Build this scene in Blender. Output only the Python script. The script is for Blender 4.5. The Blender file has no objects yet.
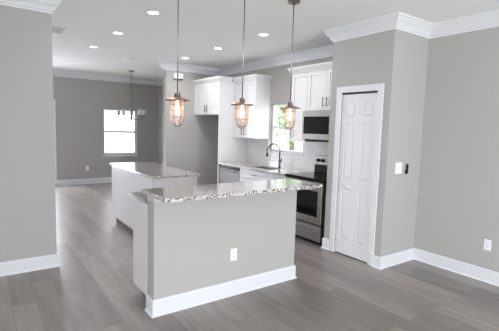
import bpy, bmesh, math, random
from mathutils import Vector, Matrix
random.seed(7)
C = bpy.context.scene.collection
SC = bpy.context.scene

# ---------------------------------------------------------------- camera
cam = bpy.data.cameras.new('camera'); camo = bpy.data.objects.new('camera', cam); C.objects.link(camo)
r = (0.8147814781135232, -0.5790679855068048, 0.02848527837731326)
u = (0.0344816255291136, 0.09744569441432269, 0.9946433301143585)
f = (0.578741877199164, 0.809434744004235, -0.09936415236284438)
camo.matrix_world = Matrix(((r[0], u[0], -f[0], 0), (r[1], u[1], -f[1], 0), (r[2], u[2], -f[2], 1.57), (0, 0, 0, 1)))
cam.sensor_fit = 'HORIZONTAL'; cam.sensor_width = 36; cam.lens = 36 * 378.972 / 499; cam.clip_start = .05
SC.camera = camo

# ---------------------------------------------------------------- world, daylight, exposure
w = bpy.data.worlds.new('world'); SC.world = w; w.use_nodes = True
bg = w.node_tree.nodes['Background']; bg.inputs[0].default_value = (.93, .97, 1, 1); bg.inputs[1].default_value = 3.8
SC.view_settings.view_transform = 'Standard'; SC.view_settings.look = 'None'
SC.view_settings.gamma = 1; SC.view_settings.use_curve_mapping = False
SC.view_settings.exposure = 0.16

def area(name, loc, rot, sx, sy, power, col=(1, 1, 1)):
    l = bpy.data.lights.new(name, 'AREA'); l.shape = 'RECTANGLE'; l.size = sx; l.size_y = sy; l.energy = power; l.color = col
    o = bpy.data.objects.new(name, l); C.objects.link(o); o.location = loc; o.rotation_euler = rot; return o
P2 = math.pi / 2
# added daylight lamps outside the unseen patio glass, west window and far glazed doors
area('daylight_patio', (2.5, -3.2, 1.25), (P2 - .65, 0, 0), 1.25, 2.2, 90, (.74, .89, 1))
area('ceiling_fill', (2.5, -3.7, .1), (math.pi - .9, 0, 0), 1.25, 1.0, 185, (1, .99, .95))  # unseen lamp added low outside, aimed up to brighten the ceiling
area('west_fill', (-3.4, -1.3, 1.3), (0, -P2 + .7, 0), 1.7, 2.4, 250, (.92, .95, 1))  # lamp added at the unseen window, brightens faces turned to it
area('daylight_dining', (.55, 10.75, 1.3), (-P2 + .5, 0, 0), 1.7, 1.9, 175, (.86, .91, 1))

# ---------------------------------------------------------------- materials
def lin(c): return tuple((x / 12.92 if x <= .04045 else ((x + .055) / 1.055) ** 2.4) for x in [v / 255 for v in c]) + (1,)
def mat(name, col, rough=.5, metal=0, spec=.5, bump=0, bscale=200, var=0, coat=0):
    m = bpy.data.materials.new(name); m.use_nodes = True; nt = m.node_tree; b = nt.nodes['Principled BSDF']
    b.inputs['Base Color'].default_value = lin(col); b.inputs['Roughness'].default_value = rough; b.inputs['Metallic'].default_value = metal
    b.inputs['Specular IOR Level'].default_value = spec; b.inputs['Coat Weight'].default_value = coat
    tc = nt.nodes.new('ShaderNodeTexCoord'); n = nt.nodes.new('ShaderNodeTexNoise'); n.inputs['Scale'].default_value = bscale
    nt.links.new(tc.outputs['Object'], n.inputs['Vector'])
    if bump:
        bp = nt.nodes.new('ShaderNodeBump'); bp.inputs['Strength'].default_value = bump; bp.inputs['Distance'].default_value = .001
        nt.links.new(n.outputs['Fac'], bp.inputs['Height']); nt.links.new(bp.outputs['Normal'], b.inputs['Normal'])
    mr = nt.nodes.new('ShaderNodeMapRange'); mr.inputs['To Min'].default_value = max(0, rough - .05); mr.inputs['To Max'].default_value = min(1, rough + .05)
    nt.links.new(n.outputs['Fac'], mr.inputs['Value']); nt.links.new(mr.outputs[0], b.inputs['Roughness'])
    return m
M = {}
M['paint'] = mat('greige_wall_paint', (179, 177, 174), .85, bump=.25, bscale=350)
M['ceil'] = mat('ceiling_paint', (240, 240, 240), .9, bump=.3, bscale=250)
M['trim'] = mat('white_trim_paint', (226, 227, 231), .4)
M['cab'] = mat('white_cabinet_lacquer', (231, 230, 232), .35)
M['shadedcab'] = mat('shade_toned_lacquer', (222, 219, 220), .45)  # white cabinet tone darkened; shade of the dim left faces put into colour
M['door'] = mat('white_door_paint', (232, 230, 232), .45)
M['plate'] = mat('white_plastic', (240, 241, 244), .35)
M['steel'] = mat('brushed_steel', (170, 167, 164), .33, 1)
M['dwsteel'] = mat('satin_steel', (120, 118, 118), .42, 1)
M['nickel'] = mat('brushed_nickel', (128, 124, 120), .32, 1)
M['chrome'] = mat('chrome', (120, 120, 124), .2, 1)
M['copper'] = mat('antique_copper', (176, 128, 104), .38, .7)
M['black'] = mat('black_plastic', (16, 16, 17), .5, spec=.25)
M['rodmetal'] = mat('satin_nickel_rod', (172, 168, 164), .4, 1)
M['blackglass'] = mat('black_glass', (14, 15, 17), .08, spec=.35)
M['cap'] = mat('half_wall_cap_paint', (190, 191, 190), .5)
M['dark'] = mat('dark_recess', (60, 56, 54), .8)
M['kick'] = mat('toe_kick_brown', (128, 114, 106), .7)
M['concrete'] = mat('pale_concrete', (225, 225, 220), .9, bump=.3, bscale=20)
M['bark'] = mat('bark', (120, 100, 88), .9, bump=.6, bscale=40)
M['leaf'] = mat('leaves', (140, 176, 120), .6)
M['leaf2'] = mat('pale_leaves', (150, 150, 110), .6)

def granite():
    m = bpy.data.materials.new('speckled_granite'); m.use_nodes = True; nt = m.node_tree; N = nt.nodes; L = nt.links; b = N['Principled BSDF']
    tc = N.new('ShaderNodeTexCoord')
    def ramp(src, stops):
        r_ = N.new('ShaderNodeValToRGB'); e = r_.color_ramp.elements
        e[0].position, e[0].color = stops[0][0], lin(stops[0][1]); e[1].position, e[1].color = stops[-1][0], lin(stops[-1][1])
        for p, c in stops[1:-1]: x = e.new(p); x.color = lin(c)
        L.new(src, r_.inputs[0]); return r_
    v = N.new('ShaderNodeTexVoronoi'); v.inputs['Scale'].default_value = 105; L.new(tc.outputs['Object'], v.inputs['Vector'])
    sp = N.new('ShaderNodeSeparateColor'); L.new(v.outputs['Color'], sp.inputs[0])
    rp = ramp(sp.outputs[0], [(0, (38, 36, 37)), (.20, (56, 52, 53)), (.23, (122, 117, 115)), (.38, (152, 146, 144)), (.43, (214, 207, 204)), (1, (230, 224, 221))])
    rp.color_ramp.interpolation = 'LINEAR'
    n = N.new('ShaderNodeTexNoise'); n.inputs['Scale'].default_value = 30; n.inputs['Detail'].default_value = 5; L.new(tc.outputs['Object'], n.inputs['Vector'])
    r2 = ramp(n.outputs['Fac'], [(.35, (215, 210, 207)), (.6, (255, 255, 255))])
    mx = N.new('ShaderNodeMix'); mx.data_type = 'RGBA'; mx.blend_type = 'MULTIPLY'; mx.inputs[0].default_value = .6
    L.new(rp.outputs[0], mx.inputs[6]); L.new(r2.outputs[0], mx.inputs[7]); L.new(mx.outputs[2], b.inputs['Base Color'])
    b.inputs['Roughness'].default_value = .10; b.inputs['Specular IOR Level'].default_value = .8; b.inputs['Coat Weight'].default_value = .9; b.inputs['Coat IOR'].default_value = 1.6; b.inputs['Coat Roughness'].default_value = .10
    return m
M['granite'] = granite()

def floor_mat():
    m = bpy.data.materials.new('grey_brown_vinyl_planks'); m.use_nodes = True; nt = m.node_tree; N = nt.nodes; L = nt.links; b = N['Principled BSDF']
    tc = N.new('ShaderNodeTexCoord'); mp = N.new('ShaderNodeMapping'); mp.inputs['Rotation'].default_value = (0, 0, P2); L.new(tc.outputs['Object'], mp.inputs[0])
    br = N.new('ShaderNodeTexBrick'); L.new(mp.outputs[0], br.inputs['Vector'])
    br.inputs['Scale'].default_value = 1; br.inputs['Brick Width'].default_value = 1.22; br.inputs['Row Height'].default_value = .18; br.inputs['Mortar Size'].default_value = .0022
    br.inputs['Color1'].default_value = (0, 0, 0, 1); br.inputs['Color2'].default_value = (1, 1, 1, 1); br.inputs['Mortar'].default_value = (.2, .2, .2, 1); br.offset = .37
    rp = N.new('ShaderNodeValToRGB'); e = rp.color_ramp.elements
    e[0].color = lin((130, 121, 116)); e[1].color = lin((166, 157, 151)); x = e.new(.5); x.color = lin((149, 140, 135)); L.new(br.outputs['Color'], rp.inputs[0])
    m2 = N.new('ShaderNodeMapping'); m2.inputs['Scale'].default_value = (9, .9, 9); L.new(tc.outputs['Object'], m2.inputs[0])
    add = N.new('ShaderNodeVectorMath'); add.operation = 'ADD'; L.new(m2.outputs[0], add.inputs[0])
    sc = N.new('ShaderNodeVectorMath'); sc.operation = 'SCALE'; sc.inputs['Scale'].default_value = 9; L.new(br.outputs['Color'], sc.inputs[0]); L.new(sc.outputs[0], add.inputs[1])
    n = N.new('ShaderNodeTexNoise'); n.inputs['Scale'].default_value = 1.6; n.inputs['Detail'].default_value = 8; n.inputs['Roughness'].default_value = .65; n.inputs['Distortion'].default_value = .6; L.new(add.outputs[0], n.inputs['Vector'])
    r2 = N.new('ShaderNodeValToRGB'); e = r2.color_ramp.elements; e[0].position = .3; e[0].color = (.58, .55, .545, 1); e[1].position = .68; e[1].color = (1.0, 1.0, 1.0, 1); L.new(n.outputs['Fac'], r2.inputs[0])
    mx = N.new('ShaderNodeMix'); mx.data_type = 'RGBA'; mx.blend_type = 'MULTIPLY'; mx.inputs[0].default_value = .85; L.new(rp.outputs[0], mx.inputs[6]); L.new(r2.outputs[0], mx.inputs[7])
    mo = N.new('ShaderNodeMix'); mo.data_type = 'RGBA'; mo.blend_type = 'MIX'; L.new(br.outputs['Fac'], mo.inputs[0]); L.new(mx.outputs[2], mo.inputs[6]); mo.inputs[7].default_value = lin((120, 112, 108)); L.new(mo.outputs[2], b.inputs['Base Color'])
    mr = N.new('ShaderNodeMapRange'); mr.inputs['To Min'].default_value = .30; mr.inputs['To Max'].default_value = .44; b.inputs['Coat Weight'].default_value = .35; b.inputs['Coat Roughness'].default_value = .33; L.new(n.outputs['Fac'], mr.inputs[0]); L.new(mr.outputs[0], b.inputs['Roughness'])
    bp = N.new('ShaderNodeBump'); bp.inputs['Strength'].default_value = .15; bp.inputs['Distance'].default_value = .002; L.new(n.outputs['Fac'], bp.inputs['Height']); L.new(bp.outputs[0], b.inputs['Normal'])
    return m
M['floor'] = floor_mat()

def tile_mat():
    m = bpy.data.materials.new('white_subway_tile'); m.use_nodes = True; nt = m.node_tree; N = nt.nodes; L = nt.links; b = N['Principled BSDF']
    tc = N.new('ShaderNodeTexCoord'); sx = N.new('ShaderNodeSeparateXYZ'); cx = N.new('ShaderNodeCombineXYZ'); L.new(tc.outputs['Object'], sx.inputs[0])
    L.new(sx.outputs['Y'], cx.inputs[0]); L.new(sx.outputs['Z'], cx.inputs[1])
    br = N.new('ShaderNodeTexBrick'); L.new(cx.outputs[0], br.inputs['Vector']); br.inputs['Scale'].default_value = 1
    br.inputs['Brick Width'].default_value = .152; br.inputs['Row Height'].default_value = .076; br.inputs['Mortar Size'].default_value = .0025
    br.inputs['Color1'].default_value = lin((236, 234, 235)); br.inputs['Color2'].default_value = lin((228, 226, 228)); br.inputs['Mortar'].default_value = lin((212, 210, 210))
    L.new(br.outputs['Color'], b.inputs['Base Color']); b.inputs['Roughness'].default_value = .14
    bp = N.new('ShaderNodeBump'); bp.invert = True; bp.inputs['Distance'].default_value = .002; bp.inputs['Strength'].default_value = .6; L.new(br.outputs['Fac'], bp.inputs['Height']); L.new(bp.outputs[0], b.inputs['Normal'])
    return m
M['tile'] = tile_mat()

def glass(name, tint=(1, 1, 1, 1), gl=.08):
    m = bpy.data.materials.new(name); m.use_nodes = True; nt = m.node_tree; N = nt.nodes; L = nt.links
    out = N['Material Output']; N.remove(N['Principled BSDF'])
    t = N.new('ShaderNodeBsdfTransparent'); t.inputs[0].default_value = tint; g = N.new('ShaderNodeBsdfGlossy'); g.inputs['Roughness'].default_value = .03
    fr = N.new('ShaderNodeFresnel'); fr.inputs[0].default_value = 1.45
    ge = N.new('ShaderNodeNewGeometry'); iv = N.new('ShaderNodeMath'); iv.operation = 'SUBTRACT'; iv.inputs[0].default_value = 1; L.new(ge.outputs['Backfacing'], iv.inputs[1])
    mu = N.new('ShaderNodeMath'); mu.operation = 'MULTIPLY'; L.new(fr.outputs[0], mu.inputs[0]); L.new(iv.outputs[0], mu.inputs[1])
    mx = N.new('ShaderNodeMixShader'); L.new(mu.outputs[0], mx.inputs[0]); L.new(t.outputs[0], mx.inputs[1]); L.new(g.outputs[0], mx.inputs[2]); L.new(mx.outputs[0], out.inputs[0])
    return m
M['glass'] = glass('clear_window_glass')
def jar():
    m = bpy.data.materials.new('seeded_lamp_glass'); m.use_nodes = True; nt = m.node_tree; N = nt.nodes; L = nt.links
    out = N['Material Output']; N.remove(N['Principled BSDF'])
    t = N.new('ShaderNodeBsdfTransparent'); d = N.new('ShaderNodeBsdfTranslucent'); d.inputs[0].default_value = (1, .95, .9, 1)
    g = N.new('ShaderNodeBsdfGlossy'); g.inputs['Roughness'].default_value = .15
    a = N.new('ShaderNodeMixShader'); a.inputs[0].default_value = .28; L.new(t.outputs[0], a.inputs[1]); L.new(d.outputs[0], a.inputs[2])
    b = N.new('ShaderNodeMixShader'); b.inputs[0].default_value = .08; L.new(a.outputs[0], b.inputs[1]); L.new(g.outputs[0], b.inputs[2]); L.new(b.outputs[0], out.inputs[0])
    return m
M['lampglass'] = jar()
def frosted():
    m = mat('frosted_white_glass', (245, 245, 245), .35); b = m.node_tree.nodes['Principled BSDF']; b.inputs['Transmission Weight'].default_value = .5; return m
M['frost'] = frosted()
def emit(name, col, s):
    m = bpy.data.materials.new(name); m.use_nodes = True; nt = m.node_tree; b = nt.nodes['Principled BSDF']
    b.inputs['Base Color'].default_value = (*col, 1); b.inputs['Emission Color'].default_value = (*col, 1); b.inputs['Emission Strength'].default_value = s; return m
M['bulb'] = emit('warm_filament_bulb', (1, .74, .48), 5)
M['disc'] = emit('downlight_lens', (1, .98, .95), 6)

# ---------------------------------------------------------------- geometry helpers
def box(bm, x0, x1, y0, y1, z0, z1):
    v = [bm.verts.new((x, y, z)) for x in (x0, x1) for y in (y0, y1) for z in (z0, z1)]
    for q in ((0, 1, 3, 2), (4, 6, 7, 5), (0, 4, 5, 1), (2, 3, 7, 6), (0, 2, 6, 4), (1, 5, 7, 3)): bm.faces.new([v[i] for i in q])
def lathe(bm, prof, cx=0, cy=0, n=24, axis='z'):
    rings = []
    for (rr, z) in prof:
        ring = []
        for k in range(n):
            a = 2 * math.pi * k / n; p = (rr * math.cos(a), rr * math.sin(a), z)
            if axis == 'x': p = (p[2], p[0], p[1])
            if axis == 'y': p = (p[0], p[2], p[1])
            ring.append(bm.verts.new(p))
        rings.append(ring)
    for a, b in zip(rings, rings[1:]):
        for k in range(n): bm.faces.new((a[k], a[(k + 1) % n], b[(k + 1) % n], b[k]))
    for ring, pr in ((rings[0], prof[0]), (rings[-1], prof[-1])):
        if pr[0] > 1e-4: bm.faces.new(ring)
    if cx or cy:
        for ring in rings:
            for v in ring: v.co += Vector((cx, cy, 0))
def tube(bm, pts, rad, n=10):
    pts = [Vector(p) for p in pts]; rings = []; up = None
    for i, p in enumerate(pts):
        d = (pts[min(i + 1, len(pts) - 1)] - pts[max(i - 1, 0)]).normalized()
        if up is None: up = Vector((0, 0, 1)) if abs(d.z) < .9 else Vector((1, 0, 0))
        s = d.cross(up).normalized(); up = s.cross(d).normalized()
        rings.append([bm.verts.new(p + rad * (math.cos(2 * math.pi * k / n) * s + math.sin(2 * math.pi * k / n) * up)) for k in range(n)])
    for a, b in zip(rings, rings[1:]):
        for k in range(n): bm.faces.new((a[k], a[(k + 1) % n], b[(k + 1) % n], b[k]))
    bm.faces.new(rings[0]); bm.faces.new(rings[-1])
def obj(name, bm, m, parent=None, bevel=0, smooth=False):
    bmesh.ops.remove_doubles(bm, verts=bm.verts, dist=1e-6) if smooth else None
    bmesh.ops.recalc_face_normals(bm, faces=bm.faces)
    me = bpy.data.meshes.new(name); bm.to_mesh(me); bm.free(); me.materials.append(M[m])
    o = bpy.data.objects.new(name, me); C.objects.link(o)
    if smooth:
        for p in me.polygons: p.use_smooth = True
    if bevel:
        b = o.modifiers.new('bevel', 'BEVEL'); b.width = bevel; b.segments = 2; b.limit_method = 'ANGLE'
    if parent: o.parent = parent; o.matrix_parent_inverse = parent.matrix_world.inverted()
    return o
def boxes(name, m, bl, parent=None, bevel=0):
    bm = bmesh.new()
    for b in bl: box(bm, *b)
    return obj(name, bm, m, parent, bevel)
def thing(name, label, cat, loc=(0, 0, 0), group=None):
    o = bpy.data.objects.new(name, None); C.objects.link(o); o.empty_display_size = .1; o.location = loc
    o['label'] = label; o['category'] = cat
    if group: o['group'] = group
    bpy.context.view_layer.update()
    return o
def tag(o, label, cat, group=None):
    o['label'] = label; o['category'] = cat
    if group: o['group'] = group
    return o
def struct(o, label=None):
    o['kind'] = 'structure'
    if label: o['label'] = label
    return o
def copy_tree(o, parent=None):
    c = o.copy(); C.objects.link(c)
    if parent: c.parent = parent
    for ch in [x for x in bpy.data.objects if x.parent == o]: copy_tree(ch, c)
    return c

def wall(name, axis, a0, a1, p0, p1, z0, z1, holes=(), m='paint'):
    """axis 'x': runs along X from a0..a1, thickness Y p0..p1. holes (s0,s1,z0,z1)"""
    ss = sorted({a0, a1, *[h[0] for h in holes], *[h[1] for h in holes]}); zs = sorted({z0, z1, *[h[2] for h in holes], *[h[3] for h in holes]})
    bm = bmesh.new()
    for i in range(len(ss) - 1):
        run = None
        for j in range(len(zs) - 1):
            sm = (ss[i] + ss[i + 1]) / 2; zm = (zs[j] + zs[j + 1]) / 2
            solid = not any(h[0] < sm < h[1] and h[2] < zm < h[3] for h in holes)
            if solid and run is None: run = zs[j]
            if run is not None and (not solid or j == len(zs) - 2):
                top = zs[j] if not solid else zs[j + 1]
                if axis == 'x': box(bm, ss[i], ss[i + 1], p0, p1, run, top)
                else: box(bm, p0, p1, ss[i], ss[i + 1], run, top)
                run = None
    return struct(obj(name, bm, m))

def sweep(path, prof, closed=False):
    """interior on the left of the path; profile = (offset inward, z); returns one bmesh"""
    P = [Vector((x, y)) for x, y in path]; n = len(P); seg = n if closed else n - 1
    nor = []
    for i in range(seg):
        d = (P[(i + 1) % n] - P[i]).normalized(); nor.append(Vector((-d.y, d.x)))
    bm = bmesh.new(); rings = []
    for i in range(n):
        if closed: a, b = nor[i - 1], nor[i]
        else: a, b = nor[max(i - 1, 0)], nor[min(i, seg - 1)]
        mt = (a + b) / (1 + a.dot(b))
        rings.append([bm.verts.new((P[i].x + mt.x * o, P[i].y + mt.y * o, z)) for o, z in prof])
    k = len(prof)
    for i in range(seg):
        A, B = rings[i], rings[(i + 1) % n]
        for j in range(k): bm.faces.new((A[j], B[j], B[(j + 1) % k], A[(j + 1) % k]))
    if not closed: bm.faces.new(rings[0]); bm.faces.new(rings[-1])
    return bm

# ---------------------------------------------------------------- setting
H = 2.817
XR, XP, YJ, YP, YW, XW, XD, YF = 4.37, 3.698, 2.541, 3.42, 7.26, 3.085, 4.15, 10.34
XL, YL, XO, YB, XDL = .647, 4.472, -3.2, -3.0, -.5
T = .12
struct(boxes('floor', 'floor', [(XO - T, XR + T, YB - T, YF + T, -.1, 0)]))
struct(boxes('ceiling', 'ceil', [(XO - T, XR + T, YB - T, YF + T, H, H + .12)]))
struct(boxes('ground', 'concrete', [(-30, 40, -30, 45, -.35, -.15)]))
wall('wall_right', 'y', YB, 2.60, XR, XR + T, 0, H)
KW = (4.60, 5.505, 1.155, 2.02)
wall('wall_kitchen', 'y', 2.60, YF + T, XR, XR + T, 0, H, [KW])
wall('wall_jog', 'x', XP, XR, YJ, YJ + .1, 0, H)
PD = (2.705, 3.235, 0, 2.03)
wall('wall_pantry', 'y', YJ + .1, YP, XP, XP + .1, 0, H, [PD])
wall('wall_pantry_side', 'x', XP + .1, XR, YP - .1, YP, 0, H)
wall('wall_fridge', 'x', XW, XR, YW, YW + .12, 0, H)
wall('wall_dining_right', 'y', YW + .12, YF, XD, XD + .1, 0, H)
FWIN = (2.665, 3.535, .76, 1.955); FDOOR = (-.30, 1.45, 0, 2.03)
wall('wall_far', 'x', XDL - T, XR, YF, YF + T, 0, H, [FWIN, FDOOR])
wall('wall_dining_left', 'y', YL + T, YF, XDL - T, XDL, 0, H)
wall('wall_left', 'x', XO, XL, YL, YL + T, 0, H)
WW = (-2.5, -.1, .35, 2.25)
wall('wall_west', 'y', YB, YL + T, XO - T, XO, 0, H, [WW])
BD = (1.85, 3.15, 0, 2.3)
wall('wall_back', 'x', XO - T, XR + T, YB - T, YB, 0, H, [BD])

outline = [(XR, YB), (XR, YJ), (XP, YJ), (XP, YP), (XR, YP), (XR, YW), (XW, YW), (XW, YW + .12), (XD, YW + .12), (XD, YF), (XDL, YF), (XDL, YL + T), (XL, YL + T), (XL, YL), (XO, YL), (XO, YB)]
crown = [(0, H), (0, 2.671), (.012, 2.671), (.014, 2.694), (.026, 2.697), (.028, 2.706), (.034, 2.722), (.050, 2.745), (.066, 2.760), (.068, 2.772), (.076, 2.775), (.078, 2.793), (.092, 2.796), (.092, H)]
struct(obj('trim_1', sweep(outline, crown, True), 'trim'), 'white stepped crown moulding around the ceiling')
bp = [(0, 0), (.026, 0), (.026, .006), (.015, .020), (.015, .128), (.009, .140), (0, .140)]
def baseb(name, path): struct(obj(name, sweep(path, bp), 'trim'))
baseb('baseboard_right', [(XR, YB), (XR, YJ), (XP, YJ), (XP, 2.630)])
baseb('baseboard_pantry', [(XP, 3.310), (XP, YP), (XP + .02, YP)])
baseb('baseboard_fridge', [(XR, 6.30), (XR, YW), (XW, YW), (XW, YW + .12), (XD, YW + .12), (XD, YF), (1.535, YF)])
baseb('baseboard_far', [(-.39, YF), (XDL, YF)])
baseb('baseboard_left', [(XDL, YF - .03), (XDL, YL + T), (XL, YL + T), (XL, YL), (XO, YL), (XO, YB), (BD[0] - .08, YB)])

# --- openings
def casing_x(name, x, y0, y1, z1, wd=.075, th=.018, z0=0):   # on a face at X=x looking -X
    return struct(boxes(name, 'trim', [(x - th, x, y0 - wd, y0, z0, z1 + wd), (x - th, x, y1, y1 + wd, z0, z1 + wd), (x - th, x, y0, y1, z1, z1 + wd)], None, .004))
casing_x('trim_2', XP, PD[0], PD[1], PD[3])
struct(boxes('trim_3', 'trim', [(FDOOR[0] - .09, FDOOR[0], YF - .02, YF, 0, 2.12), (FDOOR[1], FDOOR[1] + .09, YF - .02, YF, 0, 2.12), (FDOOR[0], FDOOR[1], YF - .02, YF, 2.03, 2.12)], None, .004))

# pantry bifold door: two leaves, three raised panels each
def panel_leaf(parent, x, y0, y1, z0, z1, rows, name='door_leaf'):
    bm = bmesh.new(); th = .034; yc0, yc1 = y0 + .055, y1 - .055
    zs = [z0] + [q for rw in rows for q in rw] + [z1]
    box(bm, x, x + th, y0, yc0, z0, z1); box(bm, x, x + th, yc1, y1, z0, z1)
    for i in range(0, len(zs), 2): box(bm, x, x + th, yc0, yc1, zs[i], zs[i + 1])
    for (a, b) in rows:
        box(bm, x + .012, x + th, yc0, yc1, a, b)
        # raised field with sloped border
        o1 = [(yc0 + .014, a + .014), (yc1 - .014, a + .014), (yc1 - .014, b - .014), (yc0 + .014, b - .014)]
        i1 = [(yc0 + .034, a + .034), (yc1 - .034, a + .034), (yc1 - .034, b - .034), (yc0 + .034, b - .034)]
        A = [bm.verts.new((x + .0121, p[0], p[1])) for p in o1]; B = [bm.verts.new((x + .003, p[0], p[1])) for p in i1]
        for k in range(4): bm.faces.new((A[k], A[(k + 1) % 4], B[(k + 1) % 4], B[k]))
        bm.faces.new(B)
    return obj(name, bm, 'door', parent)
d1 = bpy.data.objects.new('door_1', None); C.objects.link(d1); d1.location = (3.72, 2.97, 0); d1['label'] = 'white six panel bifold pantry door with a small white knob'; struct(d1)
bpy.context.view_layer.update()
rows = [(.19, .84), (.96, 1.66), (1.73, 1.90)]
panel_leaf(d1, 3.712, PD[0] + .004, 2.969, .012, 2.008, rows); lf = panel_leaf(d1, 3.712, 2.971, PD[1] - .004, .012, 2.008, rows)
bm = bmesh.new(); lathe(bm, [(.010, 0), (.008, -.012), (.016, -.020), (.018, -.028), (.012, -.036), (0, -.038)], n=16, axis='x')
for v in bm.verts: v.co += Vector((3.712, 3.075, .875))
obj('door_knob', bm, 'plate', d1, smooth=True)
boxes('track', 'dark', [(3.70, 3.745, PD[0], PD[1], 2.016, 2.03)], d1)
# far glazed double doors (hidden behind the left wall, they light the dining floor)
d2 = bpy.data.objects.new('door_2', None); C.objects.link(d2); d2.location = (.575, YF + .05, 0); struct(d2, 'white glazed double doors in the far dining wall'); bpy.context.view_layer.update()
for a, b, kx in ((FDOOR[0] + .003, .573, .53), (.577, FDOOR[1] - .003, .62)):
    lf = boxes('door_leaf', 'door', [(a, a + .10, YF + .03, YF + .07, .01, 2.025), (b - .10, b, YF + .03, YF + .07, .01, 2.025), (a + .10, b - .10, YF + .03, YF + .07, .01, .20), (a + .10, b - .10, YF + .03, YF + .07, 1.90, 2.025)], d2, .003)
    boxes('pane', 'glass', [(a + .10, b - .10, YF + .048, YF + .052, .20, 1.90)], lf)
    bm = bmesh.new(); lathe(bm, [(.012, 0), (.01, -.03), (.026, -.045), (.026, -.06), (0, -.066)], n=16, axis='y')
    for v in bm.verts: v.co += Vector((kx, YF + .03, .95))
    obj('door_knob', bm, 'nickel', lf, smooth=True)

def window(name, axis, s0, s1, z0, z1, pin, depth, label, sill=True, rail=True, mull=()):
    """pin: interior wall plane; depth signed toward outside"""
    root = bpy.data.objects.new(name, None); C.objects.link(root); struct(root, label)
    def B(s0_, s1_, d0, d1, a, b):
        p, q = sorted((pin + d0, pin + d1))
        return (s0_, s1_, p, q, a, b) if axis == 'x' else (p, q, s0_, s1_, a, b)
    root.location = ((s0 + s1) / 2, pin + depth * .5, z0) if axis == 'x' else (pin + depth * .5, (s0 + s1) / 2, z0)
    bpy.context.view_layer.update()
    sg = 1 if depth > 0 else -1; f0, f1 = sg * .05, sg * .11; w_ = .035
    boxes('window_frame', 'trim', [B(s0, s0 + w_, f0, f1, z0, z1), B(s1 - w_, s1, f0, f1, z0, z1), B(s0 + w_, s1 - w_, f0, f1, z0, z0 + w_), B(s0 + w_, s1 - w_, f0, f1, z1 - w_, z1)], root, .003)
    zm = (z0 + z1) / 2
    if rail: boxes('meeting_rail', 'trim', [B(s0 + w_, s1 - w_, f0 + sg * .005, f1 - sg * .005, zm - .028, zm + .028)], root, .003)
    for mm in mull: boxes('mullion', 'trim', [B(mm - .03, mm + .03, f0, f1, z0 + w_, z1 - w_)], root, .003)
    g = sg * .08
    for a, b in (((z0 + w_, zm - .028), (zm + .028, z1 - w_)) if rail else ((z0 + w_, z1 - w_),)):
        boxes('pane', 'glass', [B(s0 + w_, s1 - w_, g, g + sg * .004, a, b)], root)
    if sill: boxes('window_sill', 'trim', [B(s0 - .025, s1 + .025, -sg * .03, f0, z0 - .022, z0)], root, .004)
    return root
window('window_1', 'y', *KW, XR, T, 'white double hung window above the kitchen sink')
window('window_2', 'x', *FWIN, YF, T, 'bright double hung window in the far dining wall')
window('window_3', 'x', *BD, YB, -T, 'patio glass behind the viewer', False, False, (2.5,))
window('window_4', 'y', *WW, XO, -T, 'wide unseen window added in the west wall for its light', True, True)  # unseen opening, put in to light the sides that face west
# thin white drywall returns / casing strip at far window
struct(boxes('trim_4', 'trim', [(FWIN[0] - .03, FWIN[1] + .03, YF - .012, YF, FWIN[2] - .075, FWIN[2] - .022)], None, .003))

# backsplash tile (surface of the kitchen wall)
bm = bmesh.new()
for b in [(3.43, 4.21, .895, 1.42), (4.21, KW[0], .895, 1.38), (KW[1], 6.225, .895, 1.38), (KW[0], KW[1], .895, KW[2] - .022), (4.565, KW[0] , 1.38, 1.381)]:
    box(bm, XR - .010, XR, b[0], b[1], b[2], b[3])
struct(obj('wall_tile', bm, 'tile'), 'white subway tile backsplash behind sink and range')

# ---------------------------------------------------------------- cabinets
def pull(parent, x, y, z0, z1, m='nickel'):
    bm = bmesh.new(); zc = (z0 + z1) / 2
    tube(bm, [(x - .028, y, z0), (x - .028, y, z1)], .006, 10)
    for z in (z0 + .015, z1 - .015): tube(bm, [(x - .028, y, z), (x, y, z)], .0045, 8)
    return obj('handle', bm, m, parent, smooth=True)
def hpull(parent, x, y0, y1, z, m='nickel', off=.03, rad=.006):
    bm = bmesh.new(); tube(bm, [(x - off, y0, z), (x - off, y1, z)], rad, 10)
    for y in (y0 + .02, y1 - .02): tube(bm, [(x - off, y, z), (x, y, z)], rad * .8, 8)
    return obj('handle', bm, m, parent, smooth=True)
def shaker(parent, x, y0, y1, z0, z1, m='cab', name='door', handle=None, st=.058):
    g = .002; y0 += g; y1 -= g; z0 += g; z1 -= g
    o = boxes(name, m, [(x - .02, x, y0, y0 + st, z0, z1), (x - .02, x, y1 - st, y1, z0, z1), (x - .02, x, y0 + st, y1 - st, z0, z0 + st), (x - .02, x, y0 + st, y1 - st, z1 - st, z1), (x - .009, x, y0 + st, y1 - st, z0 + st, z1 - st)], parent, .0015)
    if handle:
        if handle[0] == 'v': pull(o, x - .02, handle[1], handle[2], handle[3])
        else: hpull(o, x - .02, handle[1], handle[2], handle[3])
    return o
ccrown = [(0, 2.425), (.010, 2.425), (.014, 2.44), (.03, 2.455), (.048, 2.478), (.05, 2.49), (.06, 2.492), (.06, 2.51), (0, 2.51)]
def cab_crown(parent, path):
    # path goes with the outside on the left
    return obj('crown_moulding', sweep(path, ccrown), 'cab', parent)
def uncab(label, x, y0, y1, z0, z1, doors, handles, path):
    t = thing('wall_cabinet', label, 'cabinet', ((x + XR) / 2, (y0 + y1) / 2, z0))
    boxes('body', 'cab', [(x, XR - .0, y0 + .001, y1 - .001, z0, z1)], t, .002)
    for (a, b), hh in zip(doors, handles): shaker(t, x, a, b, z0 + .003, z1 - .02, handle=hh)
    cab_crown(t, path); return t
UX = 4.06
FX = 3.735
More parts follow.
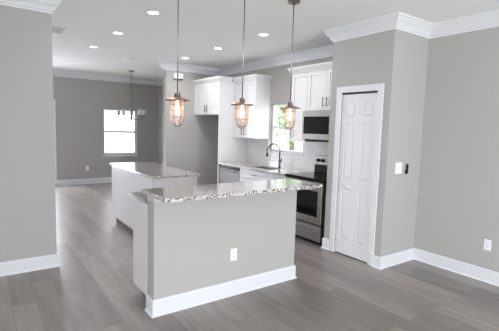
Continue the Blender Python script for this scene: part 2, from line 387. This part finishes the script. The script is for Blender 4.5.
# above the fridge gap
uncab('deep white two door cabinet hung over the empty fridge gap', FX, 6.25, YW - .002, 1.80, 2.44, [(6.25, 6.72), (6.72, YW - .002)],
      [('v', 6.68, 1.86, 1.99), ('v', 6.76, 1.86, 1.99)], [(UX - .09, 6.225), (FX - .02, 6.225), (FX - .02, YW - .002)])
tag(boxes('fridge_side_panel', 'cab', [(FX - .02, XR, 6.228, 6.249, 0, 2.44)], None, .002), 'tall white side panel between fridge gap and dishwasher', 'panel')
uncab('white wall cabinet left of the sink window', UX, 5.52, 6.226, 1.375, 2.44, [(5.52, 5.873), (5.873, 6.226)],
      [('v', 5.835, 1.43, 1.56), ('v', 5.911, 1.43, 1.56)], [(XR, 5.52), (UX - .02, 5.52), (UX - .02, 6.226)])
uncab('narrow tall white wall cabinet right of the sink window', UX, 4.212, 4.565, 1.375, 2.44, [(4.212, 4.565)],
      [('v', 4.525, 1.43, 1.56)], [(UX - .02, 4.212), (UX - .02, 4.565), (XR, 4.565)])
uncab('white two door cabinet above the microwave', UX, 3.43, 4.210, 1.845, 2.44, [(3.43, 3.828), (3.828, 4.210)],
      [('v', 3.79, 1.90, 2.03), ('v', 3.866, 1.90, 2.03)], [(UX - .02, 3.422), (UX - .02, 4.210)])

# base units
def base_unit(label, y0, y1, doors, drawers):
    t = thing('base_cabinet', label, 'cabinet', (4.05, (y0 + y1) / 2, 0))
    boxes('body', 'cab', [(FX + .02, XR - .012, y0 + .001, y0 + .02, .10, .864), (FX + .02, XR - .012, y1 - .02, y1 - .001, .10, .864), (FX + .02, XR - .012, y0 + .02, y1 - .02, .10, .12), (XR - .03, XR - .012, y0 + .02, y1 - .02, .12, .864), (FX + .02, FX + .04, y0 + .02, y1 - .02, .12, .864)], t)
    boxes('toe_kick', 'cab', [(FX + .08, FX + .10, y0, y1, 0, .10)], t)
    for a, b, hy in doors: shaker(t, FX + .02, a, b, .11, .69, handle=('v', hy, .54, .67))
    for a, b in drawers: shaker(t, FX + .02, a, b, .70, .855, name='drawer', st=.04, handle=('h', (a + b) / 2 - .065, (a + b) / 2 + .065, .78))
base_unit('white double base cabinet beneath the sink', 4.60, 5.515, [(4.60, 5.057, 5.02), (5.057, 5.515, 5.095)], [(4.60, 5.515)])
base_unit('narrow white base cabinet between sink cabinet and range', 4.215, 4.599, [(4.215, 4.599, 4.56)], [(4.215, 4.599)])
# dishwasher
t = thing('dishwasher', 'stainless dishwasher at the left end of the sink counter', 'dishwasher', (4.05, 5.87, 0))
boxes('body', 'black', [(FX + .04, XR - .02, 5.522, 6.222, .02, .862)], t)
boxes('door_panel', 'dwsteel', [(FX, FX + .04, 5.524, 6.220, .11, .80)], t, .004)
boxes('control_strip', 'blackglass', [(FX + .005, FX + .04, 5.524, 6.220, .803, .862)], t, .003)
hpull(t, FX, 5.60, 6.14, .765, 'steel', .035, .009)
# counter with sink cut-out
SY0, SY1, SX0, SX1 = 4.80, 5.42, 3.85, 4.17
cx0 = FX - .025
tag(boxes('countertop', 'granite', [(cx0, XR - .010, 4.214, SY0, .865, .895), (cx0, XR - .010, SY1, 6.227, .865, .895), (cx0, SX0, SY0, SY1, .865, .895), (SX1, XR - .010, SY0, SY1, .865, .895)]), 'grey speckled granite counter with the sink under the kitchen window', 'countertop')
t = thing('sink', 'stainless undermount sink set in the granite counter', 'sink', ((SX0 + SX1) / 2, (SY0 + SY1) / 2, .865))
boxes('basin', 'steel', [(SX0 - .01, SX0, SY0 - .01, SY1 + .01, .67, .8645), (SX1, SX1 + .01, SY0 - .01, SY1 + .01, .67, .8645), (SX0, SX1, SY0 - .01, SY0, .67, .8645), (SX0, SX1, SY1, SY1 + .01, .67, .8645), (SX0 - .01, SX1 + .01, SY0 - .01, SY1 + .01, .66, .67)], t)
bm = bmesh.new(); lathe(bm, [(.045, .670), (.045, .674), (.03, .673), (0, .671)], 4.01, 5.11, 20); obj('drain', bm, 'nickel', t)
# faucet
t = thing('faucet', 'high arched chrome pull-down faucet behind the sink', 'faucet', (4.235, 5.03, .895))
bm = bmesh.new(); lathe(bm, [(.030, .895), (.030, .905), (.022, .915), (.019, .93), (.019, 1.02), (.015, 1.03)], 4.235, 5.03, 20); obj('base', bm, 'chrome', t, smooth=True)
bm = bmesh.new(); pts = [(4.235, 5.03, 1.0), (4.235, 5.03, 1.20)]; R_ = .105
for k in range(1, 13):
    a = math.pi * k / 12 * 1.05; pts.append((4.235 - R_ * (1 - math.cos(a)), 5.03 + .09 * k / 12, 1.20 + R_ * math.sin(a)))
tube(bm, pts, .0125, 12); obj('spout', bm, 'chrome', t, smooth=True)
e = Vector(pts[-1]); bm = bmesh.new(); tube(bm, [e, e + Vector((.004, .004, -.045)), e + Vector((.007, .006, -.10))], .018, 12); obj('spray_head', bm, 'chrome', t, smooth=True)
bm = bmesh.new(); tube(bm, [(4.235, 5.03, .985), (4.235, 4.985, .99), (4.225, 4.965, 1.06)], .008, 10); obj('lever', bm, 'chrome', t, smooth=True)
# ---------------------------------------------------------------- range
RY0, RY1 = 3.435, 4.210
t = thing('range', 'stainless electric range with black glass cooktop beside the pantry wall', 'oven', (4.03, (RY0 + RY1) / 2, 0))
boxes('body', 'black', [(3.712, XR - .012, RY0 - .012, RY1, .03, .868)], t)
boxes('plinth', 'black', [(3.76, 4.30, RY0 + .03, RY1 - .03, 0, .03)], t)
boxes('cooktop', 'blackglass', [(3.668, XR - .075, RY0 - .010, RY1 + .002, .868, .912)], t, .004)
for bx, by, br_ in ((3.86, 3.63, .10), (3.86, 4.01, .085), (4.13, 3.63, .075), (4.13, 4.01, .10)):
    bm = bmesh.new()
    for rr in (br_,):
        n = 40; A = [bm.verts.new((bx + rr * math.cos(2 * math.pi * k / n), by + rr * math.sin(2 * math.pi * k / n), 0.9126)) for k in range(n)]; B = [bm.verts.new((bx + (rr - .003) * math.cos(2 * math.pi * k / n), by + (rr - .003) * math.sin(2 * math.pi * k / n), 0.9126)) for k in range(n)]
        for k in range(n): bm.faces.new((A[k], A[(k + 1) % n], B[(k + 1) % n], B[k]))
    obj('burner_ring', bm, 'nickel', t)
od = boxes('oven_door', 'steel', [(3.675, 3.712, RY0 + .04, RY1 - .004, .735, .860), (3.675, 3.712, RY0 + .04, RY1 - .004, .29, .385), (3.675, 3.712, RY0 + .04, RY0 + .115, .385, .735), (3.675, 3.712, RY1 - .095, RY1 - .004, .385, .735)], t, .003)
boxes('oven_window', 'blackglass', [(3.680, 3.710, RY0 + .115, RY1 - .095, .385, .735)], od)
hpull(od, 3.675, RY0 + .08, RY1 - .06, .80, 'steel', .045, .011)
dr = boxes('drawer', 'steel', [(3.678, 3.712, RY0 + .04, RY1 - .004, .055, .270)], t, .003)
boxes('handle', 'steel', [(3.650, 3.680, RY0 + .08, RY1 - .06, .215, .235)], dr, .004)
boxes('backguard', 'black', [(4.26, XR - .012, RY0, RY1, .912, 1.03)], t, .003)
cp = boxes('control_panel', 'steel', [(4.275, XR - .012, RY0, RY1, 1.03, 1.175)], t, .006)
boxes('display', 'blackglass', [(4.271, 4.276, 3.70, 3.945, 1.055, 1.14)], cp)
for ky in (3.50, 3.60, 4.045, 4.145):
    bm = bmesh.new(); lathe(bm, [(.027, 0), (.027, -.008), (.021, -.012), (.019, -.032), (0, -.033)], n=18, axis='x')
    for v in bm.verts: v.co += Vector((4.275, ky, 1.10))
    obj('knob', bm, 'black', cp, smooth=False)
# ---------------------------------------------------------------- microwave
t = thing('microwave', 'stainless over-the-range microwave with black glass door', 'microwave', (4.17, 3.82, 1.40))
boxes('body', 'black', [(3.985, XR - .012, RY0, RY1 - .004, 1.415, 1.843)], t, .003)
md = boxes('door', 'steel', [(3.955, 3.985, 3.60, RY1 - .004, 1.755, 1.840), (3.955, 3.985, 3.60, RY1 - .004, 1.425, 1.505), (3.955, 3.985, 4.175, RY1 - .004, 1.505, 1.755), (3.955, 3.985, 3.60, 3.66, 1.505, 1.755)], t, .003)
boxes('door_glass', 'blackglass', [(3.958, 3.983, 3.66, 4.175, 1.505, 1.755)], md)
pull(md, 3.955, 3.632, 1.46, 1.81, 'steel')
boxes('control_panel', 'blackglass', [(3.955, 3.985, RY0 + .002, 3.597, 1.425, 1.840)], t, .002)
boxes('vent_grille', 'dark', [(3.99, 4.30, RY0 + .03, RY1 - .04, 1.395, 1.415)], t, .003)

# ---------------------------------------------------------------- far island
IX0, IX1, IY0, IY1 = 1.715, 2.335, 4.46, 6.20
t = thing('island_cabinet', 'long white cabinet run of the far kitchen island', 'cabinet', ((IX0 + IX1) / 2, (IY0 + IY1) / 2, 0))
boxes('body', 'shadedcab', [(IX0 + .02, IX1, IY0 + .02, IY1 - .02, .10, .912)], t)
boxes('end_panel', 'shadedcab', [(IX0, IX1 + .005, IY0, IY0 + .018, .10, .912)], t, .002)
boxes('end_panel', 'shadedcab', [(IX0, IX1 + .005, IY1 - .018, IY1, .10, .912)], t, .002)
boxes('back_panel', 'shadedcab', [(IX0, IX0 + .018, IY0 + .019, IY1 - .019, .10, .912)], t, .002)
boxes('toe_kick', 'kick', [(IX0 + .06, IX1 - .06, IY0 + .03, IY1 - .03, 0, .10)], t)
for k in range(3):
    a = IY0 + .02 + k * .566; b = a + .566
    o = boxes('door', 'shadedcab', [(IX1, IX1 + .02, a + .002, a + .06, .11, .90), (IX1, IX1 + .02, b - .06, b - .002, .11, .90), (IX1, IX1 + .02, a + .06, b - .06, .11, .17), (IX1, IX1 + .02, a + .06, b - .06, .84, .90), (IX1, IX1 + .009, a + .06, b - .06, .17, .84)], t, .0015)
    bm = bmesh.new(); tube(bm, [(IX1 + .048, b - .04, .70), (IX1 + .048, b - .04, .83)], .006, 8)
    for z in (.715, .815): tube(bm, [(IX1 + .02, b - .04, z), (IX1 + .048, b - .04, z)], .0045, 8)
    obj('handle', bm, 'nickel', o, smooth=True)
tag(boxes('island_countertop', 'granite', [(IX0 - .025, IX1 + .035, IY0 - .035, IY1 + .035, .912, .942)], None, .003), 'polished granite slab on the far island', 'countertop')

# ---------------------------------------------------------------- near bar: half wall, low cabinets, two granite slabs
BX0, BX1, BY0, BY1 = 1.122, 2.662, 2.866, 3.005
t = thing('half_wall', 'painted half wall carrying the raised breakfast bar', 'half wall', ((BX0 + BX1) / 2, (BY0 + BY1) / 2, 0))
boxes('wall_core', 'paint', [(BX0, BX1, BY0, BY1, 0, .952)], t)
boxes('cap_trim', 'cap', [(BX0 - .004, BX1 + .004, BY0 - .006, BY1, .952, 1.01)], t, .002)
o = obj('baseboard', sweep([(BX1, BY1), (BX1, BY0), (BX0, BY0), (BX0, BY1)], [(-a, b) for a, b in bp]), 'trim', t)
# interior/exterior: profile must stick outwards
bm = sweep([(BX0, BY1), (BX0, BY0), (BX1, BY0), (BX1, BY1)], [(-a, b) for a, b in bp]); bmesh.ops.recalc_face_normals(bm, faces=bm.faces); bm.to_mesh(o.data); bm.free()
tag(boxes('raised_countertop', 'granite', [(BX0 - .045, BX1 + .028, 2.545, 3.03, 1.01, 1.04)], None, .002), 'raised speckled granite bar slab under the three pendants', 'countertop')
LY = 3.42
t = thing('bar_base_cabinet', 'low base cabinets behind the half wall, shade-darkened end panel showing at left', 'cabinet', (1.88, 3.2, 0))
boxes('body', 'shadedcab', [(BX0 + .02, BX1, BY1 + .001, LY - .06, .11, .912)], t)
boxes('end_panel', 'shadedcab', [(BX0 - .002, BX0 + .018, BY1 + .016, LY - .05, .11, .912)], t, .002)
boxes('toe_kick', 'kick', [(BX0 + .06, BX1 - .02, BY1 + .001, LY - .12, 0, .11)], t)
for k in range(3):
    a = BX0 + .02 + k * .5; b = a + .5; y = LY - .06
    o = boxes('door', 'shadedcab', [(a + .002, a + .06, y, y + .02, .12, .90), (b - .06, b - .002, y, y + .02, .12, .90), (a + .06, b - .06, y, y + .02, .12, .18), (a + .06, b - .06, y, y + .02, .84, .90), (a + .06, b - .06, y, y + .009, .18, .84)], t, .0015)
    bm = bmesh.new(); tube(bm, [(b - .04, y + .048, .70), (b - .04, y + .048, .83)], .006, 8)
    for z in (.715, .815): tube(bm, [(b - .04, y + .02, z), (b - .04, y + .048, z)], .0045, 8)
    obj('handle', bm, 'nickel', o, smooth=True)
tag(boxes('low_countertop', 'granite', [(BX0 - .015, BX1, BY1 + .001, LY + .035, .912, .942)], None, .003), 'lower granite worktop tucked behind the raised bar', 'countertop')

# ---------------------------------------------------------------- electrical plates
def outlet(label, c, nrm):
    """c centre on wall, nrm '-x' or '-y'"""
    t = thing('outlet', label, 'outlet', c)
    def B(a0, a1, d0, d1, z0, z1): return (c[0] + a0, c[0] + a1, c[1] - d1, c[1] - d0, c[2] + z0, c[2] + z1) if nrm == '-y' else (c[0] - d1, c[0] - d0, c[1] + a0, c[1] + a1, c[2] + z0, c[2] + z1)
    boxes('cover_plate', 'plate', [B(-.036, .036, 0, .006, -.058, .058)], t, .002)
    for z in (-.02, .02):
        s = boxes('socket', 'plate', [B(-.017, .017, .006, .008, z - .014, z + .014)], t, .001)
        boxes('slots', 'dark', [B(-.008, -.006, .008, .0085, z - .006, z + .006), B(.006, .008, .008, .0085, z - .006, z + .006)], s)
outlet('white outlet low on the half wall front under the bar', (1.896, BY0, .39), '-y')
outlet('white outlet low on the right wall', (XR, 1.715, .40), '-x')
outlet('white outlet low on the far dining wall below the window side', (2.25, YF, .41), '-y')
t = thing('light_switch', 'white double light switch plate on the narrow wall beside the pantry', 'switch', (3.93, YJ, 1.155))
boxes('cover_plate', 'plate', [(3.865, 3.995, YJ - .006, YJ, 1.09, 1.22)], t, .002)
for x in (3.903, 3.957): boxes('rocker', 'plate', [(x - .016, x + .016, YJ - .010, YJ - .006, 1.122, 1.188)], t, .002)
t = thing('remote_control', 'small black remote in a wall holder right of the light switch', 'remote', (4.083, YJ, 1.14))
boxes('holder', 'black', [(4.062, 4.104, YJ - .012, YJ, 1.082, 1.13)], t, .003)
boxes('handset', 'black', [(4.065, 4.101, YJ - .020, YJ - .012, 1.085, 1.20)], t, .004)
boxes('button', 'dark', [(4.075, 4.091, YJ - .022, YJ - .020, 1.165, 1.18)], t)
t = thing('door_chime', 'white chime box high on the stub wall behind the left pendant', 'chime', (3.335, YW, 2.55))
boxes('cover', 'plate', [(3.235, 3.438, YW - .045, YW, 2.515, 2.625)], t, .004)
boxes('base_strip', 'dark', [(3.24, 3.433, YW - .04, YW, 2.498, 2.515)], t)
t = thing('door_chime_wallplate', 'thin white thermostat plate', 'thermostat', (0, 0, 0)) if False else None
# dining wall small white switch beside stub
t = thing('light_switch', 'white light switch at chest height on the stub wall left of the fridge gap', 'switch', (3.16, YW, 1.18)) if False else None

# ---------------------------------------------------------------- ceiling fittings
def downlight(loc, label):
    t = thing('recessed_light', label, 'light', (loc[0], loc[1], H), 'recessed ceiling lights')
    bm = bmesh.new(); lathe(bm, [(.085, H), (.084, H - .006), (.066, H - .008), (.060, H - .003), (.060, H)], loc[0], loc[1], 32); obj('trim_ring', bm, 'trim', t, smooth=False)
    bm = bmesh.new(); lathe(bm, [(.059, H - .001), (.059, H - .004), (.0, H - .005)], loc[0], loc[1], 32); obj('lens', bm, 'disc', t)
    l = bpy.data.lights.new('downlight_lamp', 'AREA'); l.shape = 'DISK'; l.size = .11; l.energy = 7; l.color = (1, .985, .975)
    lo = bpy.data.objects.new('downlight_lamp', l); C.objects.link(lo); lo.parent = t; lo.location = (0, 0, -.012)
downlight((1.63, 4.21), 'recessed light nearest the viewer in the left row')
downlight((1.605, 5.45), 'middle recessed light of the left row')
downlight((1.575, 6.69), 'farthest recessed light of the left row')
downlight((3.15, 4.17), 'recessed light nearest the range in the right row')
downlight((3.15, 5.36), 'middle recessed light of the right row')
downlight((3.15, 6.53), 'farthest recessed light of the right row, before the fridge gap')
def vent(name, label, x0, x1, y0, y1, n, cat='vent'):
    t = thing(name, label, cat, ((x0 + x1) / 2, (y0 + y1) / 2, H))
    boxes('frame', 'trim', [(x0, x0 + .02, y0, y1, H - .010, H), (x1 - .02, x1, y0, y1, H - .010, H), (x0 + .02, x1 - .02, y0, y0 + .02, H - .010, H), (x0 + .02, x1 - .02, y1 - .02, y1, H - .010, H)], t)
    boxes('backing', 'dark', [(x0 + .02, x1 - .02, y0 + .02, y1 - .02, H - .002, H)], t)
    bm = bmesh.new(); st = (y1 - y0 - .04) / n
    for k in range(n):
        y = y0 + .02 + (k + .5) * st
        A = [bm.verts.new((x0 + .02, y - st * .30, H - .003)), bm.verts.new((x1 - .02, y - st * .30, H - .003)), bm.verts.new((x1 - .02, y + st * .06, H - .012)), bm.verts.new((x0 + .02, y + st * .06, H - .012))]
        B = [bm.verts.new(v.co + Vector((0, 0, .0012))) for v in A]; bm.faces.new(A); bm.faces.new(B)
        for q in range(4): bm.faces.new((A[q], A[(q + 1) % 4], B[(q + 1) % 4], B[q]))
    obj('louvres', bm, 'trim', t)
vent('ceiling_vent', 'louvred ceiling air vent beside the left wall edge', .66, 1.0, 5.68, 6.08, 8)
t = thing('smoke_detector', 'flat round white detector on the ceiling before the chandelier', 'detector', (2.36, 7.37, H))
bm = bmesh.new(); lathe(bm, [(.10, H), (.10, H - .012), (.085, H - .024), (.03, H - .03), (0, H - .03)], 2.36, 7.37, 32); obj('housing', bm, 'plate', t)
boxes('status_light', 'dark', [(2.355, 2.365, 7.335, 7.345, H - .032, H - .030)], t)

# ---------------------------------------------------------------- pendants
def make_pendant(label):
    t = thing('pendant_light', label, 'pendant lamp', (0, 0, 0), 'pendants over the bar')
    z = 1.79
    bm = bmesh.new(); lathe(bm, [(.062, H), (.062, H - .012), (.055, H - .022), (.012, H - .028), (0.012, H - .04)], n=28); obj('canopy', bm, 'nickel', t, smooth=False)
    bm = bmesh.new(); tube(bm, [(0, 0, H - .03), (0, 0, z + .05)], .0055, 10); obj('rod', bm, 'rodmetal', t, smooth=True)
    bm = bmesh.new(); lathe(bm, [(.012, z + .048), (.024, z + .044), (.026, z + .02), (.032, z + .012), (.032, z + .004)], n=24); obj('socket_cap', bm, 'nickel', t)
    bm = bmesh.new(); lathe(bm, [(.030, z + .010), (.055, z + .005), (.098, z - .009), (.107, z - .013), (.107, z - .016), (.097, z - .013), (.054, z + .000), (.030, z + .004)], n=36); bm_faces = None
    obj('shade', bm, 'copper', t, smooth=True)
    bm = bmesh.new()
    prof = [(.050, z - .004), (.052, z - .05), (.052, z - .145), (.046, z - .18), (.032, z - .205), (.013, z - .217), (0, z - .219)]
    lathe(bm, prof, n=28); 
    obj('glass_jar', bm, 'lampglass', t, smooth=True)
    bm = bmesh.new()
    cprof = [(.056, z - .004), (.058, z - .05), (.058, z - .147), (.052, z - .185), (.037, z - .212), (.014, z - .227)]
    for k in range(8):
        a = 2 * math.pi * k / 8; tube(bm, [(r_ * math.cos(a), r_ * math.sin(a), zz) for r_, zz in cprof], .0024, 6)
    for r_, zz in ((.058, z - .05), (.058, z - .10), (.058, z - .147), (.040, z - .208), (.014, z - .227)):
        tube(bm, [(r_ * math.cos(2 * math.pi * k / 24), r_ * math.sin(2 * math.pi * k / 24), zz) for k in range(25)], .0026, 6)
    tube(bm, [(.012 * math.cos(2 * math.pi * k / 16), 0, z - .241 + .014 * math.sin(2 * math.pi * k / 16)) for k in range(17)], .0018, 6)
    obj('wire_cage', bm, 'copper', t, smooth=True)
    bm = bmesh.new(); lathe(bm, [(0, z - .132), (.012, z - .130), (.020, z - .118), (.023, z - .10), (.020, z - .075), (.012, z - .045), (.012, z - .02)], n=20)
    obj('bulb', bm, 'bulb', t, smooth=True)
    return t
p0 = make_pendant('leftmost copper-shaded cage pendant, over the left end of the bar'); p0.location = (1.335, 2.91, 0)
for x, lb in ((1.977, 'middle copper-shaded cage pendant, over the centre of the bar'), (2.56, 'rightmost copper-shaded cage pendant, over the right end of the bar')):
    c = copy_tree(p0); c.location = (x, 2.91, 0); c['label'] = lb

# ---------------------------------------------------------------- chandelier
cx, cy = 2.95, 8.97
t = thing('chandelier', 'nickel chandelier with upward white glass shades in the dining area', 'chandelier', (cx, cy, H))
bm = bmesh.new(); lathe(bm, [(.065, H), (.065, H - .015), (.05, H - .03), (.01, H - .035)], cx, cy, 24); obj('canopy', bm, 'nickel', t)
bm = bmesh.new(); tube(bm, [(cx, cy, H - .03), (cx, cy, 2.26)], .005, 8)
for k in range(3):
    zz = 2.245 - k * .03; tube(bm, [(cx + (.012 * math.cos(2 * math.pi * j / 12) if k % 2 else 0), cy + (0 if k % 2 else .012 * math.cos(2 * math.pi * j / 12)), zz + .018 * math.sin(2 * math.pi * j / 12)) for j in range(13)], .003, 6)
obj('chain', bm, 'nickel', t)
bm = bmesh.new(); lathe(bm, [(.006, 2.18), (.012, 2.16), (.009, 2.12), (.009, 1.80), (.02, 1.77), (.03, 1.73), (.026, 1.70), (.012, 1.68), (.014, 1.665), (0, 1.65)], cx, cy, 20); obj('stem', bm, 'nickel', t, smooth=True)
for k in range(5):
    a = 2 * math.pi * k / 5 + 2.524; ca, sa = math.cos(a), math.sin(a)
    bm = bmesh.new(); tube(bm, [(cx + ca * q, cy + sa * q, zz) for q, zz in ((.02, 1.715), (.08, 1.682), (.16, 1.678), (.24, 1.695), (.29, 1.73), (.305, 1.78))], .007, 8)
    lathe_z = [(.006, 1.765), (.03, 1.775), (.034, 1.792), (.012, 1.795)]
    b2 = bmesh.new(); lathe(b2, lathe_z, cx + ca * .305, cy + sa * .305, 16); me = bpy.data.meshes.new('tmp'); b2.to_mesh(me); b2.free(); bm.from_mesh(me); bpy.data.meshes.remove(me)
    ar = obj('arm', bm, 'nickel', t, smooth=True)
    bm = bmesh.new(); lathe(bm, [(.028, 1.792), (.040, 1.802), (.044, 1.83), (.046, 1.915), (.043, 1.915), (.040, 1.83), (.036, 1.808), (.0, 1.800)], cx + ca * .305, cy + sa * .305, 20); obj('glass_shade', bm, 'frost', ar, smooth=True)

# ---------------------------------------------------------------- garden beyond the sink window
def tree(x, y, h, rad, m, label, seed):
    rn = random.Random(seed); t = thing('garden_tree', label, 'tree', (x, y, -.15), 'trees outside the sink window')
    bm = bmesh.new(); tube(bm, [(x, y, -.15), (x + .05, y, h * .35), (x - .05, y + .08, h * .7)], .11, 10)
    for k in range(5):
        a = k * 1.3; tube(bm, [(x, y, h * (.3 + .07 * k)), (x + rad * .6 * math.cos(a), y + rad * .6 * math.sin(a), h * (.5 + .08 * k))], .04, 6)
    obj('trunk', bm, 'bark', t)
    bm = bmesh.new()
    for k in range(2600):
        d = Vector((rn.gauss(0, 1), rn.gauss(0, 1), rn.gauss(0, 1))).normalized() * (rn.random() ** .45)
        c = Vector((x + d.x * rad, y + d.y * rad, h * .62 + d.z * h * .42)); s = rn.uniform(.06, .12)
        a = Vector((rn.uniform(-1, 1), rn.uniform(-1, 1), rn.uniform(-1, 1))).normalized() * s; b = a.orthogonal().normalized() * s * .5
        bm.faces.new([bm.verts.new(c + q) for q in (-a, -b, a, b)])
    obj('foliage', bm, m, t)
tree(10.0, 11.2, 4.2, 1.4, 'leaf', 'leafy green tree seen through the left of the sink window', 1)
tree(12.5, 17.2, 5.0, 1.6, 'leaf2', 'pale tree further back outside the sink window', 2)
tree(14.0, 13.0, 3.8, 1.5, 'leaf', 'rounded green tree outside, right of the other garden trees', 3)
